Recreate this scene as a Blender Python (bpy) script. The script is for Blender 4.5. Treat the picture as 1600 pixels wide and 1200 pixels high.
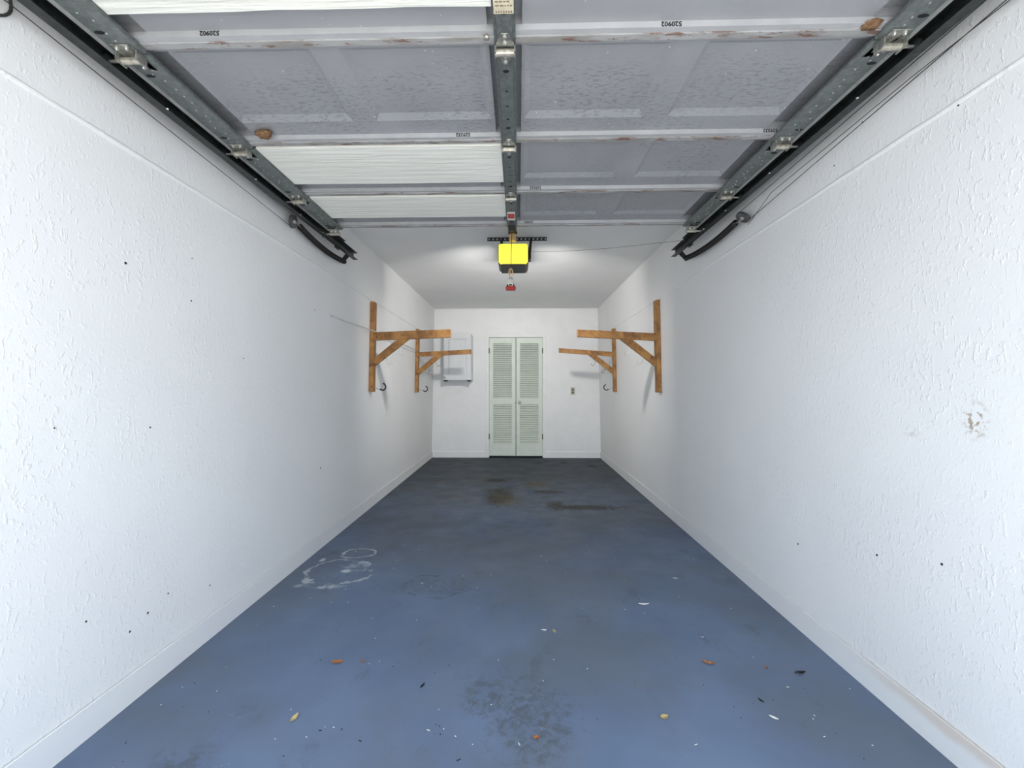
import bpy, bmesh, math, random
from mathutils import Vector, Matrix
random.seed(7)
for o in list(bpy.data.objects): bpy.data.objects.remove(o, do_unlink=True)
S = bpy.context.scene
COL = S.collection

# ------------------------------------------------------------------ camera
cd = bpy.data.cameras.new('camera'); cam = bpy.data.objects.new('camera', cd); COL.objects.link(cam)
cd.sensor_width = 36.0; cd.lens = 680.0 * 36.0 / 1600.0
cd.shift_x = 6.6 / 1600.0; cd.shift_y = 5.0 / 1600.0
cd.clip_start = 0.02
cam.location = (0, 0, 1.2); cam.rotation_euler = (math.radians(90), 0, math.radians(1.4))
S.camera = cam

# ------------------------------------------------------------------ sky, sun, exposure
w = bpy.data.worlds.new('sky'); S.world = w; w.use_nodes = True
bg = w.node_tree.nodes['Background']
bg.inputs['Color'].default_value = (0.76, 0.87, 1.0, 1); bg.inputs['Strength'].default_value = 2.4
sd = bpy.data.lights.new('sun', 'SUN'); sun = bpy.data.objects.new('sun', sd); COL.objects.link(sun)
sd.energy = 9.0; sd.angle = math.radians(0.6); sd.color = (1.0, 0.95, 0.88)
sun.rotation_euler = Vector((0.55, 0.22, -1.0)).to_track_quat('-Z', 'Y').to_euler(); sun.location = (-4, -3, 8)
S.view_settings.view_transform = 'Standard'; S.view_settings.look = 'None'
S.view_settings.gamma = 1.0; S.view_settings.use_curve_mapping = False
S.view_settings.exposure = 0.70

# ------------------------------------------------------------------ material helpers
class NT:
    def __init__(s, name):
        s.m = bpy.data.materials.new(name); s.m.use_nodes = True; s.t = s.m.node_tree
        s.b = s.t.nodes['Principled BSDF']
        s.co = s.t.nodes.new('ShaderNodeNewGeometry').outputs['Position']
    def n(s, typ, **kw):
        d = s.t.nodes.new(typ)
        for k, v in kw.items():
            if k.startswith('_'): setattr(d, k[1:], v)
            else: s.set(d.inputs[k.replace('__', ' ')], v)
        return d
    def set(s, sock, v):
        if isinstance(v, bpy.types.NodeSocket): s.t.links.new(v, sock)
        else: sock.default_value = v
    def math(s, op, a, b=None, c=None, clamp=False):
        d = s.t.nodes.new('ShaderNodeMath'); d.operation = op; d.use_clamp = clamp
        for i, v in enumerate((a, b, c)):
            if v is not None: s.set(d.inputs[i], v)
        return d.outputs[0]
    def mapped(s, scale=(1, 1, 1), loc=(0, 0, 0), obj=False):
        d = s.t.nodes.new('ShaderNodeMapping'); src = s.co
        if obj: src = s.t.nodes.new('ShaderNodeTexCoord').outputs['Object']
        s.t.links.new(src, d.inputs['Vector']); d.inputs['Scale'].default_value = scale; d.inputs['Location'].default_value = loc
        return d.outputs[0]
    def noise(s, scale, detail=4, rough=0.55, stretch=(1, 1, 1), obj=False, loc=(0, 0, 0), dist=0.0):
        d = s.t.nodes.new('ShaderNodeTexNoise'); s.t.links.new(s.mapped(stretch, loc, obj), d.inputs['Vector'])
        d.inputs['Scale'].default_value = scale; d.inputs['Detail'].default_value = detail
        d.inputs['Roughness'].default_value = rough; d.inputs['Distortion'].default_value = dist
        return d.outputs['Fac']
    def ramp(s, fac, a, b, va=0.0, vb=1.0, smooth=True):
        d = s.t.nodes.new('ShaderNodeMapRange'); d.interpolation_type = 'SMOOTHSTEP' if smooth else 'LINEAR'
        s.set(d.inputs['Value'], fac)
        for k, v in (('From Min', a), ('From Max', b), ('To Min', va), ('To Max', vb)): d.inputs[k].default_value = v
        return d.outputs['Result']
    def mix(s, fac, a, b):
        d = s.t.nodes.new('ShaderNodeMix'); d.data_type = 'RGBA'
        s.set(d.inputs['Factor'], fac)
        for i, v in ((6, a), (7, b)):
            if isinstance(v, tuple) and len(v) == 3: v = v + (1,)
            s.set(d.inputs[i], v)
        return d.outputs[2]
    def bump(s, h, strength=0.3, dist=0.01):
        d = s.t.nodes.new('ShaderNodeBump'); d.inputs['Strength'].default_value = strength; d.inputs['Distance'].default_value = dist
        s.t.links.new(h, d.inputs['Height']); s.t.links.new(d.outputs[0], s.b.inputs['Normal'])
    def fin(s, color=None, rough=0.6, metal=0.0, spec=None):
        if color is not None:
            if isinstance(color, tuple) and len(color) == 3: color = color + (1,)
            s.set(s.b.inputs['Base Color'], color)
        s.set(s.b.inputs['Roughness'], rough); s.set(s.b.inputs['Metallic'], metal)
        if spec is not None: s.b.inputs['Specular IOR Level'].default_value = spec
        return s.m
    def blob(s, cx, cy, rx, ry, warp=None, soft=0.5):
        """1 inside an irregular patch on the floor, 0 outside"""
        x = s.math('DIVIDE', s.math('SUBTRACT', s.X, cx), rx); y = s.math('DIVIDE', s.math('SUBTRACT', s.Y, cy), ry)
        r = s.math('SQRT', s.math('ADD', s.math('MULTIPLY', x, x), s.math('MULTIPLY', y, y)))
        if warp is not None: r = s.math('ADD', r, warp)
        return s.ramp(r, 1.0 - soft, 1.0 + soft * 0.4, 1.0, 0.0)
    def ring(s, cx, cy, rx, ry, wid, warp):
        x = s.math('DIVIDE', s.math('SUBTRACT', s.X, cx), rx); y = s.math('DIVIDE', s.math('SUBTRACT', s.Y, cy), ry)
        r = s.math('ADD', s.math('SQRT', s.math('ADD', s.math('MULTIPLY', x, x), s.math('MULTIPLY', y, y))), warp)
        return s.ramp(s.math('ABSOLUTE', s.math('SUBTRACT', r, 1.0)), wid * 0.4, wid, 1.0, 0.0)
    def xyz(s):
        d = s.t.nodes.new('ShaderNodeSeparateXYZ'); s.t.links.new(s.co, d.inputs[0])
        s.X, s.Y, s.Z = d.outputs
    def mx(s, *a):
        r = a[0]
        for b in a[1:]: r = s.math('MAXIMUM', r, b)
        return r

def simple(name, col, rough=0.6, metal=0.0, var=0.0, vs=30, bump=0.0, bs=120):
    k = NT(name)
    if var > 0:
        f = k.noise(vs, 4)
        c = k.mix(k.ramp(f, 0.3, 0.7), tuple(x * (1 - var) for x in col), tuple(min(1, x * (1 + var)) for x in col))
    else: c = col
    if bump > 0: k.bump(k.noise(bs, 3), bump, 0.004)
    return k.fin(c, rough, metal)

M = {}
def plaster(name, stain=False):
    k = NT(name); k.xyz()
    flow = (1, 1.0, 0.55)
    a = k.noise(74, 3, 0.5, flow, dist=0.3)
    lump = k.ramp(a, 0.54, 0.70)
    patch = k.ramp(k.noise(3.2, 3), 0.38, 0.62)
    h = k.math('ADD', k.math('MULTIPLY', lump, k.math('ADD', k.math('MULTIPLY', patch, 0.8), 0.25)), k.math('MULTIPLY', k.noise(150, 2, 0.5, flow), 0.22))
    h = k.math('ADD', h, k.math('MULTIPLY', k.noise(7, 2), 0.8))
    k.bump(h, 0.34, 0.0035)
    col = k.mix(k.ramp(k.noise(1.3, 3), 0.3, 0.7), (0.83, 0.83, 0.825), (0.86, 0.86, 0.855))
    if stain:   # brown flaking patch low on the right wall near the opening
        def patchmask(cy, cz, ry, rz):
            y = k.math('DIVIDE', k.math('SUBTRACT', k.Y, cy), ry); z = k.math('DIVIDE', k.math('SUBTRACT', k.Z, cz), rz)
            return k.ramp(k.math('SQRT', k.math('ADD', k.math('MULTIPLY', y, y), k.math('MULTIPLY', z, z))), 0.2, 1.0, 1.0, 0.0)
        n1 = k.ramp(k.noise(48, 4, 0.65), 0.50, 0.58)
        m = k.math('MULTIPLY', k.math('MAXIMUM', patchmask(1.345, 1.10, 0.05, 0.075), k.math('MULTIPLY', patchmask(1.56, 1.045, 0.05, 0.03), 0.3)), n1)
        col = k.mix(k.math('MULTIPLY', m, 0.9), col, (0.36, 0.27, 0.18))
    return k.fin(col, 0.55, 0, 0.35)
M['wall'] = plaster('white_plaster'); M['wall_r'] = plaster('white_plaster_stained', True)
k = NT('ceiling_paint'); k.bump(k.noise(90, 3), 0.25, 0.004); M['ceil'] = k.fin(k.mix(k.ramp(k.noise(1.5, 3), 0.3, 0.7), (0.83, 0.835, 0.825), (0.865, 0.87, 0.86)), 0.7)
M['trim'] = simple('white_trim_paint', (0.84, 0.84, 0.835), 0.42, 0, 0.02, 6, 0.08)
k = NT('baseboard_paint'); k.xyz()
rn = k.math('MULTIPLY', k.math('MULTIPLY', k.ramp(k.X, 1.0, 1.2), k.ramp(k.Y, 2.0, 1.4)), k.ramp(k.math('ADD', k.Z, k.math('MULTIPLY', k.noise(9, 4), 0.06)), 0.085, 0.125))
k.bump(k.noise(80, 3), 0.12, 0.004); M['base'] = k.fin(k.mix(k.math('MULTIPLY', rn, 0.7), (0.83, 0.83, 0.83), (0.68, 0.58, 0.49)), 0.45)

# painted concrete floor with its dirt, tyre marks, oil spots and white scuffs
k = NT('blue_floor_paint'); k.xyz()
w1 = k.math('MULTIPLY', k.math('SUBTRACT', k.noise(6, 5, 0.6), 0.5), 1.6); w2 = k.math('MULTIPLY', k.math('SUBTRACT', k.noise(22, 5, 0.65), 0.5), 2.2)
col = k.mix(k.ramp(k.noise(2.3, 4), 0.32, 0.68), (0.120, 0.165, 0.255), (0.146, 0.196, 0.295))
col = k.mix(k.math('MULTIPLY', k.ramp(k.noise(1.1, 5, 0.6, loc=(3, 1, 0)), 0.40, 0.62), 0.6), col, (0.128, 0.148, 0.178))
grime_falloff = k.ramp(k.math('ADD', k.Y, k.math('MULTIPLY', w1, 1.1)), 2.4, 6.2)          # grime towards the back, with the fading daylight put into its colour too
col = k.mix(k.math('MULTIPLY', grime_falloff, 0.86), col, (0.044, 0.049, 0.050))
spot = k.ramp(k.noise(5.0, 6, 0.65, (1, 0.6, 1), loc=(7, 2, 0)), 0.58, 0.72)
col = k.mix(k.math('MULTIPLY', spot, 0.35), col, (0.06, 0.062, 0.06))
oil = k.mx(k.blob(-0.21, 4.8, 0.17, 0.42, w2), k.blob(-0.30, 5.6, 0.16, 0.12, w2), k.blob(0.62, 4.36, 0.42, 0.10, w2), k.blob(0.325, 6.93, 0.07, 0.06, w1),
           k.blob(0.711, 6.93, 0.09, 0.10, w1), k.blob(1.131, 6.66, 0.08, 0.11, w1), k.blob(0.35, 5.0, 0.2, 0.1, w2), k.blob(0.38, 4.42, 0.10, 0.2, w2))
col = k.mix(k.math('MULTIPLY', oil, 0.88), col, (0.030, 0.026, 0.018))
rust = k.mx(k.blob(0.22, 5.4, 0.16, 0.22, w1), k.blob(-0.12, 4.6, 0.18, 0.22, w1))
col = k.mix(k.math('MULTIPLY', rust, 0.45), col, (0.10, 0.08, 0.045))
grime = k.mx(k.blob(0.05, 1.58, 0.16, 0.22, w2), k.blob(-0.12, 1.68, 0.10, 0.12, w2), k.blob(-1.07, 1.33, 0.10, 0.12, w1), k.math('MULTIPLY', k.blob(-0.52, 2.62, 0.30, 0.13, w1), 0.6))
grime = k.math('MULTIPLY', grime, k.ramp(k.noise(24, 5, 0.7, dist=0.8), 0.40, 0.60, 0.15, 1.0))
col = k.mix(k.math('MULTIPLY', grime, 0.55), col, (0.070, 0.070, 0.066))
brk = k.ramp(k.noise(11, 4, 0.6, loc=(1, 5, 0)), 0.40, 0.58)
tyre = k.math('MULTIPLY', k.math('MULTIPLY', k.ring(-0.50, 2.62, 0.19, 0.15, 0.06, k.math('MULTIPLY', w1, 0.5)), brk), 0.45)
col = k.mix(tyre, col, (0.05, 0.055, 0.06))
ww = k.math('ADD', k.math('MULTIPLY', w1, 0.7), k.math('MULTIPLY', w2, 0.10))
white = k.mx(k.math('MULTIPLY', k.ring(-1.16, 3.12, 0.115, 0.085, 0.14, ww), k.math('ADD', k.math('MULTIPLY', brk, 0.5), 0.3)),
             k.math('MULTIPLY', k.math('MULTIPLY', k.ring(-1.17, 2.80, 0.21, 0.19, 0.10, ww), brk), 0.75),
             k.math('MULTIPLY', k.blob(-1.124, 2.817, 0.035, 0.03, w1), 1.0), k.math('MULTIPLY', k.blob(-1.36, 2.99, 0.02, 0.035, w1), 0.9),
             k.math('MULTIPLY', k.math('MULTIPLY', k.blob(-1.05, 2.88, 0.12, 0.07, w2), brk), 0.5), k.math('MULTIPLY', k.math('MULTIPLY', k.blob(-1.2, 2.60, 0.17, 0.03, w2), brk), 0.55))
col = k.mix(white, col, (0.52, 0.56, 0.60))
scr = k.math('MULTIPLY', k.ramp(k.noise(60, 2, 0.5, (0.25, 1, 1), dist=1.5), 0.74, 0.78), 0.35)
col = k.mix(scr, col, (0.36, 0.40, 0.45))
fl = k.ramp(k.noise(75, 2, 0.5, loc=(4, 4, 0)), 0.745, 0.77)
col = k.mix(k.math('MULTIPLY', fl, 0.7), col, (0.03, 0.034, 0.04))
k.bump(k.math('ADD', k.noise(26, 4), k.math('MULTIPLY', k.noise(140, 2), 0.3)), 0.10, 0.006)
M['floor'] = k.fin(col, k.math('ADD', k.ramp(k.noise(4, 4), 0.3, 0.7, 0.42, 0.55), k.math('MULTIPLY', grime_falloff, 0.15)), 0, 0.22)
M['drive'] = simple('driveway_concrete', (0.50, 0.48, 0.45), 0.85, 0, 0.12, 8, 0.3, 60)

# overhead door steel
k = NT('grey_painted_steel'); k.xyz()
st = k.ramp(k.noise(95, 4, 0.65, (0.4, 1, 1)), 0.50, 0.62)
zone = k.math('MULTIPLY', k.ramp(k.noise(2.6, 3), 0.36, 0.6), k.ramp(k.Y, 1.4, 1.6))
c0 = k.mix(k.ramp(k.noise(3, 4), 0.3, 0.7), (0.285, 0.292, 0.305), (0.325, 0.332, 0.345))
k.bump(k.noise(60, 4, 0.6, (0.4, 1, 1)), 0.12, 0.003)
drop = k.ramp(k.noise(85, 1, 0.4, loc=(9, 3, 0)), 0.775, 0.79)
M['steel'] = k.fin(k.mix(k.math('MULTIPLY', drop, 0.8), k.mix(k.math('MULTIPLY', k.math('MULTIPLY', st, zone), 0.6), c0, (0.15, 0.155, 0.16)), (0.75, 0.75, 0.74)), 0.42, 0, 0.5)
k = NT('worn_rail_steel')
ru = k.ramp(k.noise(38, 5, 0.7, (0.25, 1, 1)), 0.54, 0.61)
gr = k.ramp(k.noise(14, 4, 0.6, (0.3, 1, 1), loc=(2, 0, 0)), 0.42, 0.62)
c0 = k.mix(k.math('MULTIPLY', gr, 0.7), (0.36, 0.36, 0.36), (0.22, 0.205, 0.185))
M['rail'] = k.fin(k.mix(k.math('MULTIPLY', ru, 0.8), c0, (0.14, 0.055, 0.028)), 0.5, 0, 0.4)
k = NT('galvanized_steel')
c0 = k.mix(k.ramp(k.noise(55, 3), 0.35, 0.65), (0.150, 0.168, 0.164), (0.205, 0.225, 0.220))
M['galv'] = k.fin(c0, 0.42, 0.45)
M['raillit'] = simple('daylit_rail_paint', (0.40, 0.405, 0.415), 0.4, 0, 0.06, 12)  # rail paint lightened so the riser looks lit by the opening
M['galvlip'] = simple('lit_galvanized_edge', (0.42, 0.43, 0.42), 0.4, 0.3, 0.1, 30)  # paler than the stile: light on the lip is put into the colour
M['bolt'] = simple('zinc_bolt', (0.62, 0.62, 0.58), 0.3, 0.8)
M['hinge'] = simple('worn_zinc_hinge', (0.36, 0.36, 0.33), 0.35, 0.7, 0.3, 80)
M['hinge2'] = simple('dull_pulley_steel', (0.13, 0.13, 0.13), 0.4, 0.5, 0.3, 60)
M['barrel'] = simple('brassy_roller_barrel', (0.46, 0.43, 0.36), 0.35, 0.6, 0.25, 70)
M['dark'] = simple('dark_track_steel', (0.026, 0.030, 0.030), 0.4, 0.4, 0.4, 40)
M['black'] = simple('black_steel', (0.012, 0.012, 0.012), 0.5, 0.2)
M['hole'] = simple('shadowed_hole', (0.008, 0.008, 0.009), 0.8)
M['ink'] = simple('black_ink', (0.015, 0.015, 0.017), 0.6)
k = NT('white_polystyrene')
g = k.noise(20, 4, 0.6, (0.12, 2.2, 1)); k.bump(k.math('ADD', k.ramp(g, 0.35, 0.65), k.math('MULTIPLY', k.noise(240, 2), 0.3)), 0.35, 0.005)
M['foam'] = k.fin(k.mix(k.ramp(k.noise(5, 3, 0.5, (0.3, 1, 1)), 0.3, 0.7), (0.80, 0.80, 0.73), (0.86, 0.86, 0.80)), 0.75)
k = NT('pine_lumber')
g = k.noise(26, 5, 0.6, (0.3, 1, 0.3), obj=True, dist=0.8)
c0 = k.mix(k.ramp(g, 0.32, 0.68), (0.20, 0.085, 0.021), (0.44, 0.215, 0.060))
kn = k.ramp(k.noise(15, 2, 0.5, (1, 1, 1), obj=True, loc=(1.7, 0.3, 0.9)), 0.62, 0.70)
M['wood'] = k.fin(k.mix(k.math('MULTIPLY', kn, 0.85), c0, (0.10, 0.035, 0.010)), 0.6)
M['closet'] = simple('closet_shade_paint', (0.06, 0.065, 0.06), 0.8)  # near black puts shade behind the gaps between leaves and slats
M['green'] = simple('pale_green_door_paint', (0.70, 0.765, 0.68), 0.45, 0, 0.03, 10)
M['cabinet'] = simple('white_cabinet_paint', (0.72, 0.735, 0.75), 0.4, 0, 0.02, 8)
M['plate'] = simple('ivory_plate', (0.50, 0.46, 0.40), 0.4)
M['vinyl'] = simple('black_vinyl_hook', (0.012, 0.014, 0.02), 0.35)
M['zinc'] = simple('pale_zinc_wire', (0.62, 0.62, 0.62), 0.35, 0.5)
M['cord_w'] = simple('painted_white_rod', (0.58, 0.56, 0.55), 0.5)
M['cable'] = simple('steel_cable', (0.055, 0.055, 0.055), 0.5, 0.4)
M['housing'] = simple('dark_brown_housing', (0.045, 0.038, 0.030), 0.5)
M['gold'] = simple('yellow_brass_cover', (0.62, 0.40, 0.17), 0.4, 0.2)
M['rust'] = simple('rusty_dark_steel', (0.045, 0.022, 0.016), 0.6, 0.2, 0.4, 60)
M['red'] = simple('red_plastic', (0.30, 0.005, 0.007), 0.35)
M['redtag'] = simple('red_label_print', (0.50, 0.06, 0.05), 0.5)
M['whitetag'] = simple('white_label_paper', (0.72, 0.69, 0.64), 0.6)
M['sticker'] = simple('yellowed_label_paper', (0.62, 0.56, 0.42), 0.6, 0, 0.1, 60)
M['stickertxt'] = simple('brown_label_print', (0.22, 0.17, 0.10), 0.7)
M['rope'] = simple('tan_rope', (0.60, 0.42, 0.24), 0.8)
M['wire'] = simple('thin_grey_wire', (0.22, 0.22, 0.22), 0.5)
M['spring'] = simple('black_oiled_spring', (0.007, 0.005, 0.005), 0.5, 0.2)
M['leaf'] = simple('dry_brown_leaf', (0.32, 0.12, 0.035), 0.7, 0, 0.35, 90)
M['leafpale'] = simple('pale_dry_leaf', (0.48, 0.36, 0.16), 0.7, 0, 0.3, 90)
M['leafdark'] = simple('crumpled_leaf', (0.20, 0.11, 0.05), 0.8, 0, 0.5, 120, 0.6)
M['chip'] = simple('white_paint_chip', (0.80, 0.78, 0.72), 0.7)
M['mud'] = simple('mud_dauber_clay', (0.18, 0.10, 0.05), 0.9, 0, 0.35, 90, 0.5)
k = NT('clear_plastic'); k.b.inputs['Transmission Weight'].default_value = 1.0; k.b.inputs['IOR'].default_value = 1.25
M['clear'] = k.fin((0.95, 0.95, 0.95), 0.08)
k = NT('lit_yellow_lens'); k.b.inputs['Emission Color'].default_value = (1.0, 0.86, 0.055, 1); k.b.inputs['Emission Strength'].default_value = 0.62
M['lens'] = k.fin((0.55, 0.47, 0.06), 0.4)


# ------------------------------------------------------------------ mesh helpers
ORG = {}
class MB:
    def __init__(s): s.v = []; s.f = []
    def add(s, vs, fs):
        b = len(s.v); s.v += [tuple(v) for v in vs]; s.f += [tuple(b + i for i in f) for f in fs]; return s
    def box(s, x0, x1, y0, y1, z0, z1):
        return s.add([(x0, y0, z0), (x1, y0, z0), (x1, y1, z0), (x0, y1, z0), (x0, y0, z1), (x1, y0, z1), (x1, y1, z1), (x0, y1, z1)],
                     [(0, 3, 2, 1), (4, 5, 6, 7), (0, 1, 5, 4), (1, 2, 6, 5), (2, 3, 7, 6), (3, 0, 4, 7)])
    def prism(s, poly, axis, a, b):
        n = len(poly)
        def P(p, t): return {'x': (t, p[0], p[1]), 'y': (p[0], t, p[1]), 'z': (p[0], p[1], t)}[axis]
        return s.add([P(p, a) for p in poly] + [P(p, b) for p in poly],
                     [tuple(range(n))[::-1], tuple(range(n, 2 * n))] + [(i, (i + 1) % n, n + (i + 1) % n, n + i) for i in range(n)])
    def tube(s, pts, r, n=8, radii=None):
        pts = [Vector(p) for p in pts]; rings = []; up = None
        for i, p in enumerate(pts):
            d = (pts[min(i + 1, len(pts) - 1)] - pts[max(i - 1, 0)]).normalized()
            if up is None: up = Vector((0, 0, 1)) if abs(d.z) < 0.9 else Vector((1, 0, 0))
            a = d.cross(up)
            if a.length < 1e-5: a = d.orthogonal()
            a.normalize(); up = a.cross(d).normalized()
            rr = radii[i] if radii else r
            rings.append([p + (a * math.cos(2 * math.pi * j / n) + up * math.sin(2 * math.pi * j / n)) * rr for j in range(n)])
        vs = [q for g in rings for q in g]; fs = []
        for i in range(len(pts) - 1):
            for j in range(n): fs.append((i * n + j, i * n + (j + 1) % n, (i + 1) * n + (j + 1) % n, (i + 1) * n + j))
        fs.append(tuple(range(n))[::-1]); fs.append(tuple(range((len(pts) - 1) * n, len(pts) * n)))
        return s.add(vs, fs)
    def cyl(s, p0, p1, r, n=12): return s.tube([p0, p1], r, n)
    def disc_prof(s, c, axis, prof, n=20):
        """lathe: prof = [(offset along axis, radius)]"""
        ax = Vector(axis).normalized(); c = Vector(c)
        pts = [c + ax * o for o, r in prof]; a = ax.orthogonal().normalized(); b = ax.cross(a)
        vs = []; fs = []
        for p, (o, r) in zip(pts, prof): vs += [p + (a * math.cos(2 * math.pi * j / n) + b * math.sin(2 * math.pi * j / n)) * r for j in range(n)]
        for i in range(len(prof) - 1):
            for j in range(n): fs.append((i * n + j, i * n + (j + 1) % n, (i + 1) * n + (j + 1) % n, (i + 1) * n + j))
        fs.append(tuple(range(n))[::-1]); fs.append(tuple(range((len(prof) - 1) * n, len(prof) * n)))
        return s.add(vs, fs)
    def build(s, name, mat, parent=None, org=None, smooth=False, bevel=0.0, local=False, recalc=True):
        if local: o0 = Vector((0, 0, 0))
        elif parent is not None: o0 = ORG[parent.name]
        elif org is not None: o0 = Vector(org)
        else:
            xs, ys, zs = zip(*s.v); o0 = Vector(((min(xs) + max(xs)) / 2, (min(ys) + max(ys)) / 2, min(zs)))
        me = bpy.data.meshes.new(name); me.from_pydata([Vector(v) - o0 for v in s.v], [], s.f)
        bm = bmesh.new(); bm.from_mesh(me)
        if recalc: bmesh.ops.recalc_face_normals(bm, faces=bm.faces)
        bm.to_mesh(me); bm.free()
        if smooth:
            for p in me.polygons: p.use_smooth = True
        o = bpy.data.objects.new(name, me); COL.objects.link(o)
        me.materials.append(M[mat])
        if bevel > 0:
            b = o.modifiers.new('bevel', 'BEVEL'); b.width = bevel; b.segments = 2; b.limit_method = 'ANGLE'
        if parent is not None: o.parent = parent
        else: o.location = o0
        ORG[o.name] = o0
        return o
def empty(name, loc, label=None, cat=None, group=None, rot=(0, 0, 0)):
    o = bpy.data.objects.new(name, None); COL.objects.link(o); o.location = loc; o.rotation_euler = rot; o.empty_display_size = 0.05
    ORG[o.name] = Vector(loc); tag(o, label, cat, group); return o
def tag(o, label=None, cat=None, group=None, kind=None):
    if label: o['label'] = label
    if cat: o['category'] = cat
    if group: o['group'] = group
    if kind: o['kind'] = kind
    return o
def struct(o, label=None): return tag(o, label, None, None, 'structure')
def child_copy(o, parent, off):
    c = o.copy(); COL.objects.link(c); c.parent = parent; c.location = o.location + Vector(off); return c
def text_mesh(name, body, size, mat, parent, mw):
    """printed characters as a thin flat mesh; mw = world matrix of the text plane"""
    cu = bpy.data.curves.new(name + '_font', 'FONT'); cu.body = body; cu.size = size; cu.align_x = 'CENTER'; cu.align_y = 'CENTER'; cu.extrude = 0.0002; cu.resolution_u = 2
    cu.offset = size * 0.03
    t = bpy.data.objects.new(name + '_tmp', cu); COL.objects.link(t)
    dg = bpy.context.evaluated_depsgraph_get(); dg.update()
    me = bpy.data.meshes.new_from_object(t.evaluated_get(dg)); bpy.data.objects.remove(t, do_unlink=True); bpy.data.curves.remove(cu)
    me.transform(Matrix.Translation(-ORG[parent.name]) @ mw); me.materials.clear(); me.materials.append(M[mat]); me.name = name
    o = bpy.data.objects.new(name, me); COL.objects.link(o); o.parent = parent; ORG[o.name] = ORG[parent.name]; return o

# ------------------------------------------------------------------ room shell
Y0, YB, ZC = 0.35, 7.42, 2.54
def xL(z): return -1.483 + 0.0185 * z
def xR(z): return 1.400 - 0.0213 * z
struct(MB().box(-1.75, 1.75, 0.30, 8.1, -0.12, 0.0).build('floor', 'floor'), 'blue painted concrete garage floor with stains')
struct(MB().box(-9, 9, -14, 0.30, -0.15, -0.02).build('driveway', 'drive'), 'pale concrete driveway outside the opening')
wl = struct(MB().prism([(xL(0), 0), (xL(ZC), ZC), (-1.70, ZC), (-1.70, 0)], 'y', Y0, YB).build('wall_left', 'wall'), 'white textured plaster wall on the left')
wr = struct(MB().prism([(xR(0), 0), (xR(ZC), ZC), (1.70, ZC), (1.70, 0)], 'y', Y0, YB).build('wall_right', 'wall_r'), 'white textured plaster wall on the right with a brown flaking spot')
OX0, OX1, OZ = -0.502, 0.414, 2.052
wb = MB().box(-1.70, OX0, YB, YB + 0.12, 0, ZC + 0.1).box(OX1, 1.70, YB, YB + 0.12, 0, ZC + 0.1).box(OX0, OX1, YB, YB + 0.12, OZ, ZC + 0.1)
wb = struct(wb.build('wall_back', 'trim'), 'smooth white back wall around the closet opening')
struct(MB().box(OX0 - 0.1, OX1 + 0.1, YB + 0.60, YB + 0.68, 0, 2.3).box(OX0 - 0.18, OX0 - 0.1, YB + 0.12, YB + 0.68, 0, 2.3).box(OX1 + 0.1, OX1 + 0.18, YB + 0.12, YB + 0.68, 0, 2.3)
       .box(OX0 - 0.18, OX1 + 0.18, YB + 0.12, YB + 0.68, 2.3, 2.36).build('wall_closet', 'closet'), 'closet shell behind the louvered doors, coloured near black for shade')
struct(MB().box(-1.70, 1.70, Y0, YB, ZC, ZC + 0.1).build('ceiling', 'ceil'), 'pale grey-white garage ceiling')
struct(MB().box(-1.70, 1.70, Y0 - 0.15, Y0, 2.28, ZC + 0.1).box(-1.70, -1.40, Y0 - 0.15, Y0, 0, 2.28).box(1.30, 1.70, Y0 - 0.15, Y0, 0, 2.28).build('wall_front', 'wall'), 'header and jambs of the garage opening')
# plaster joint running along both long walls
for wall, fx, sg in ((wl, xL, 1), (wr, xR, -1)):
    mb = MB(); rnd = random.Random(3 if sg > 0 else 5); pts = []; rad = []
    for i in range(90):
        t = i / 89; y = Y0 + (YB - Y0) * t; z = 2.088 - 0.05 * t + rnd.uniform(-0.0015, 0.0015)
        pts.append((fx(z) - sg * 0.004, y, z)); rad.append(rnd.uniform(0.009, 0.0115))
    mb.tube(pts, 0.01, 10, rad); o = mb.build('plaster_joint', 'wall', wall, smooth=True)
    pts = [(p[0] - sg * 0.002, p[1], p[2] + 0.030) for p in pts]; rad = [r * 0.55 for r in rad]
    MB().tube(pts, 0.01, 8, rad).build('plaster_joint', 'wall', wall, smooth=True)
# baseboards
def base_side(name, xin, s, label, split):
    e = empty(name, (xin, 3.9, 0)); struct(e, label)
    prof = [(xin, 0.0), (xin + s * 0.0135, 0.0), (xin + s * 0.0065, 0.110), (xin + s * 0.0015, 0.110), (xin, 0.1085)]
    for y0, y1 in ((Y0, split - 0.002), (split + 0.002, YB)): MB().prism(prof, 'y', y0, y1).build('board', 'base', e)
base_side('baseboard_left', -1.469, -1, 'white baseboard along the left wall, joint near the back', 6.4)
base_side('baseboard_right', 1.386, 1, 'white baseboard along the right wall, rust-stained near the opening', 6.2)
e = empty('baseboard_back', (0, YB, 0)); struct(e, 'white baseboard along the back wall')
for x0, x1 in ((-1.466, OX0 - 0.062), (OX1 + 0.062, 1.384)):
    MB().prism([(YB, 0), (YB - 0.013, 0), (YB - 0.013, 0.095), (YB - 0.006, 0.108), (YB, 0.11)], 'x', x0, x1).build('board', 'trim', e)
# corner beads of the back wall
e = empty('trim_1', (0, YB, ZC)); struct(e, 'thin white bead around the top and sides of the back wall')
MB().box(-1.43, 1.34, YB - 0.012, YB, ZC - 0.022, ZC - 0.001).build('bead', 'trim', e)
MB().prism([(xL(0.11) + 0.001, 0.112), (xL(0.11) + 0.018, 0.112), (xL(2.5) + 0.018, 2.516), (xL(2.5) + 0.001, 2.516)], 'y', YB - 0.010, YB).build('bead', 'trim', e)
MB().prism([(xR(0.11) - 0.001, 0.112), (xR(0.11) - 0.018, 0.112), (xR(2.5) - 0.018, 2.516), (xR(2.5) - 0.001, 2.516)], 'y', YB - 0.010, YB).build('bead', 'trim', e)
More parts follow.
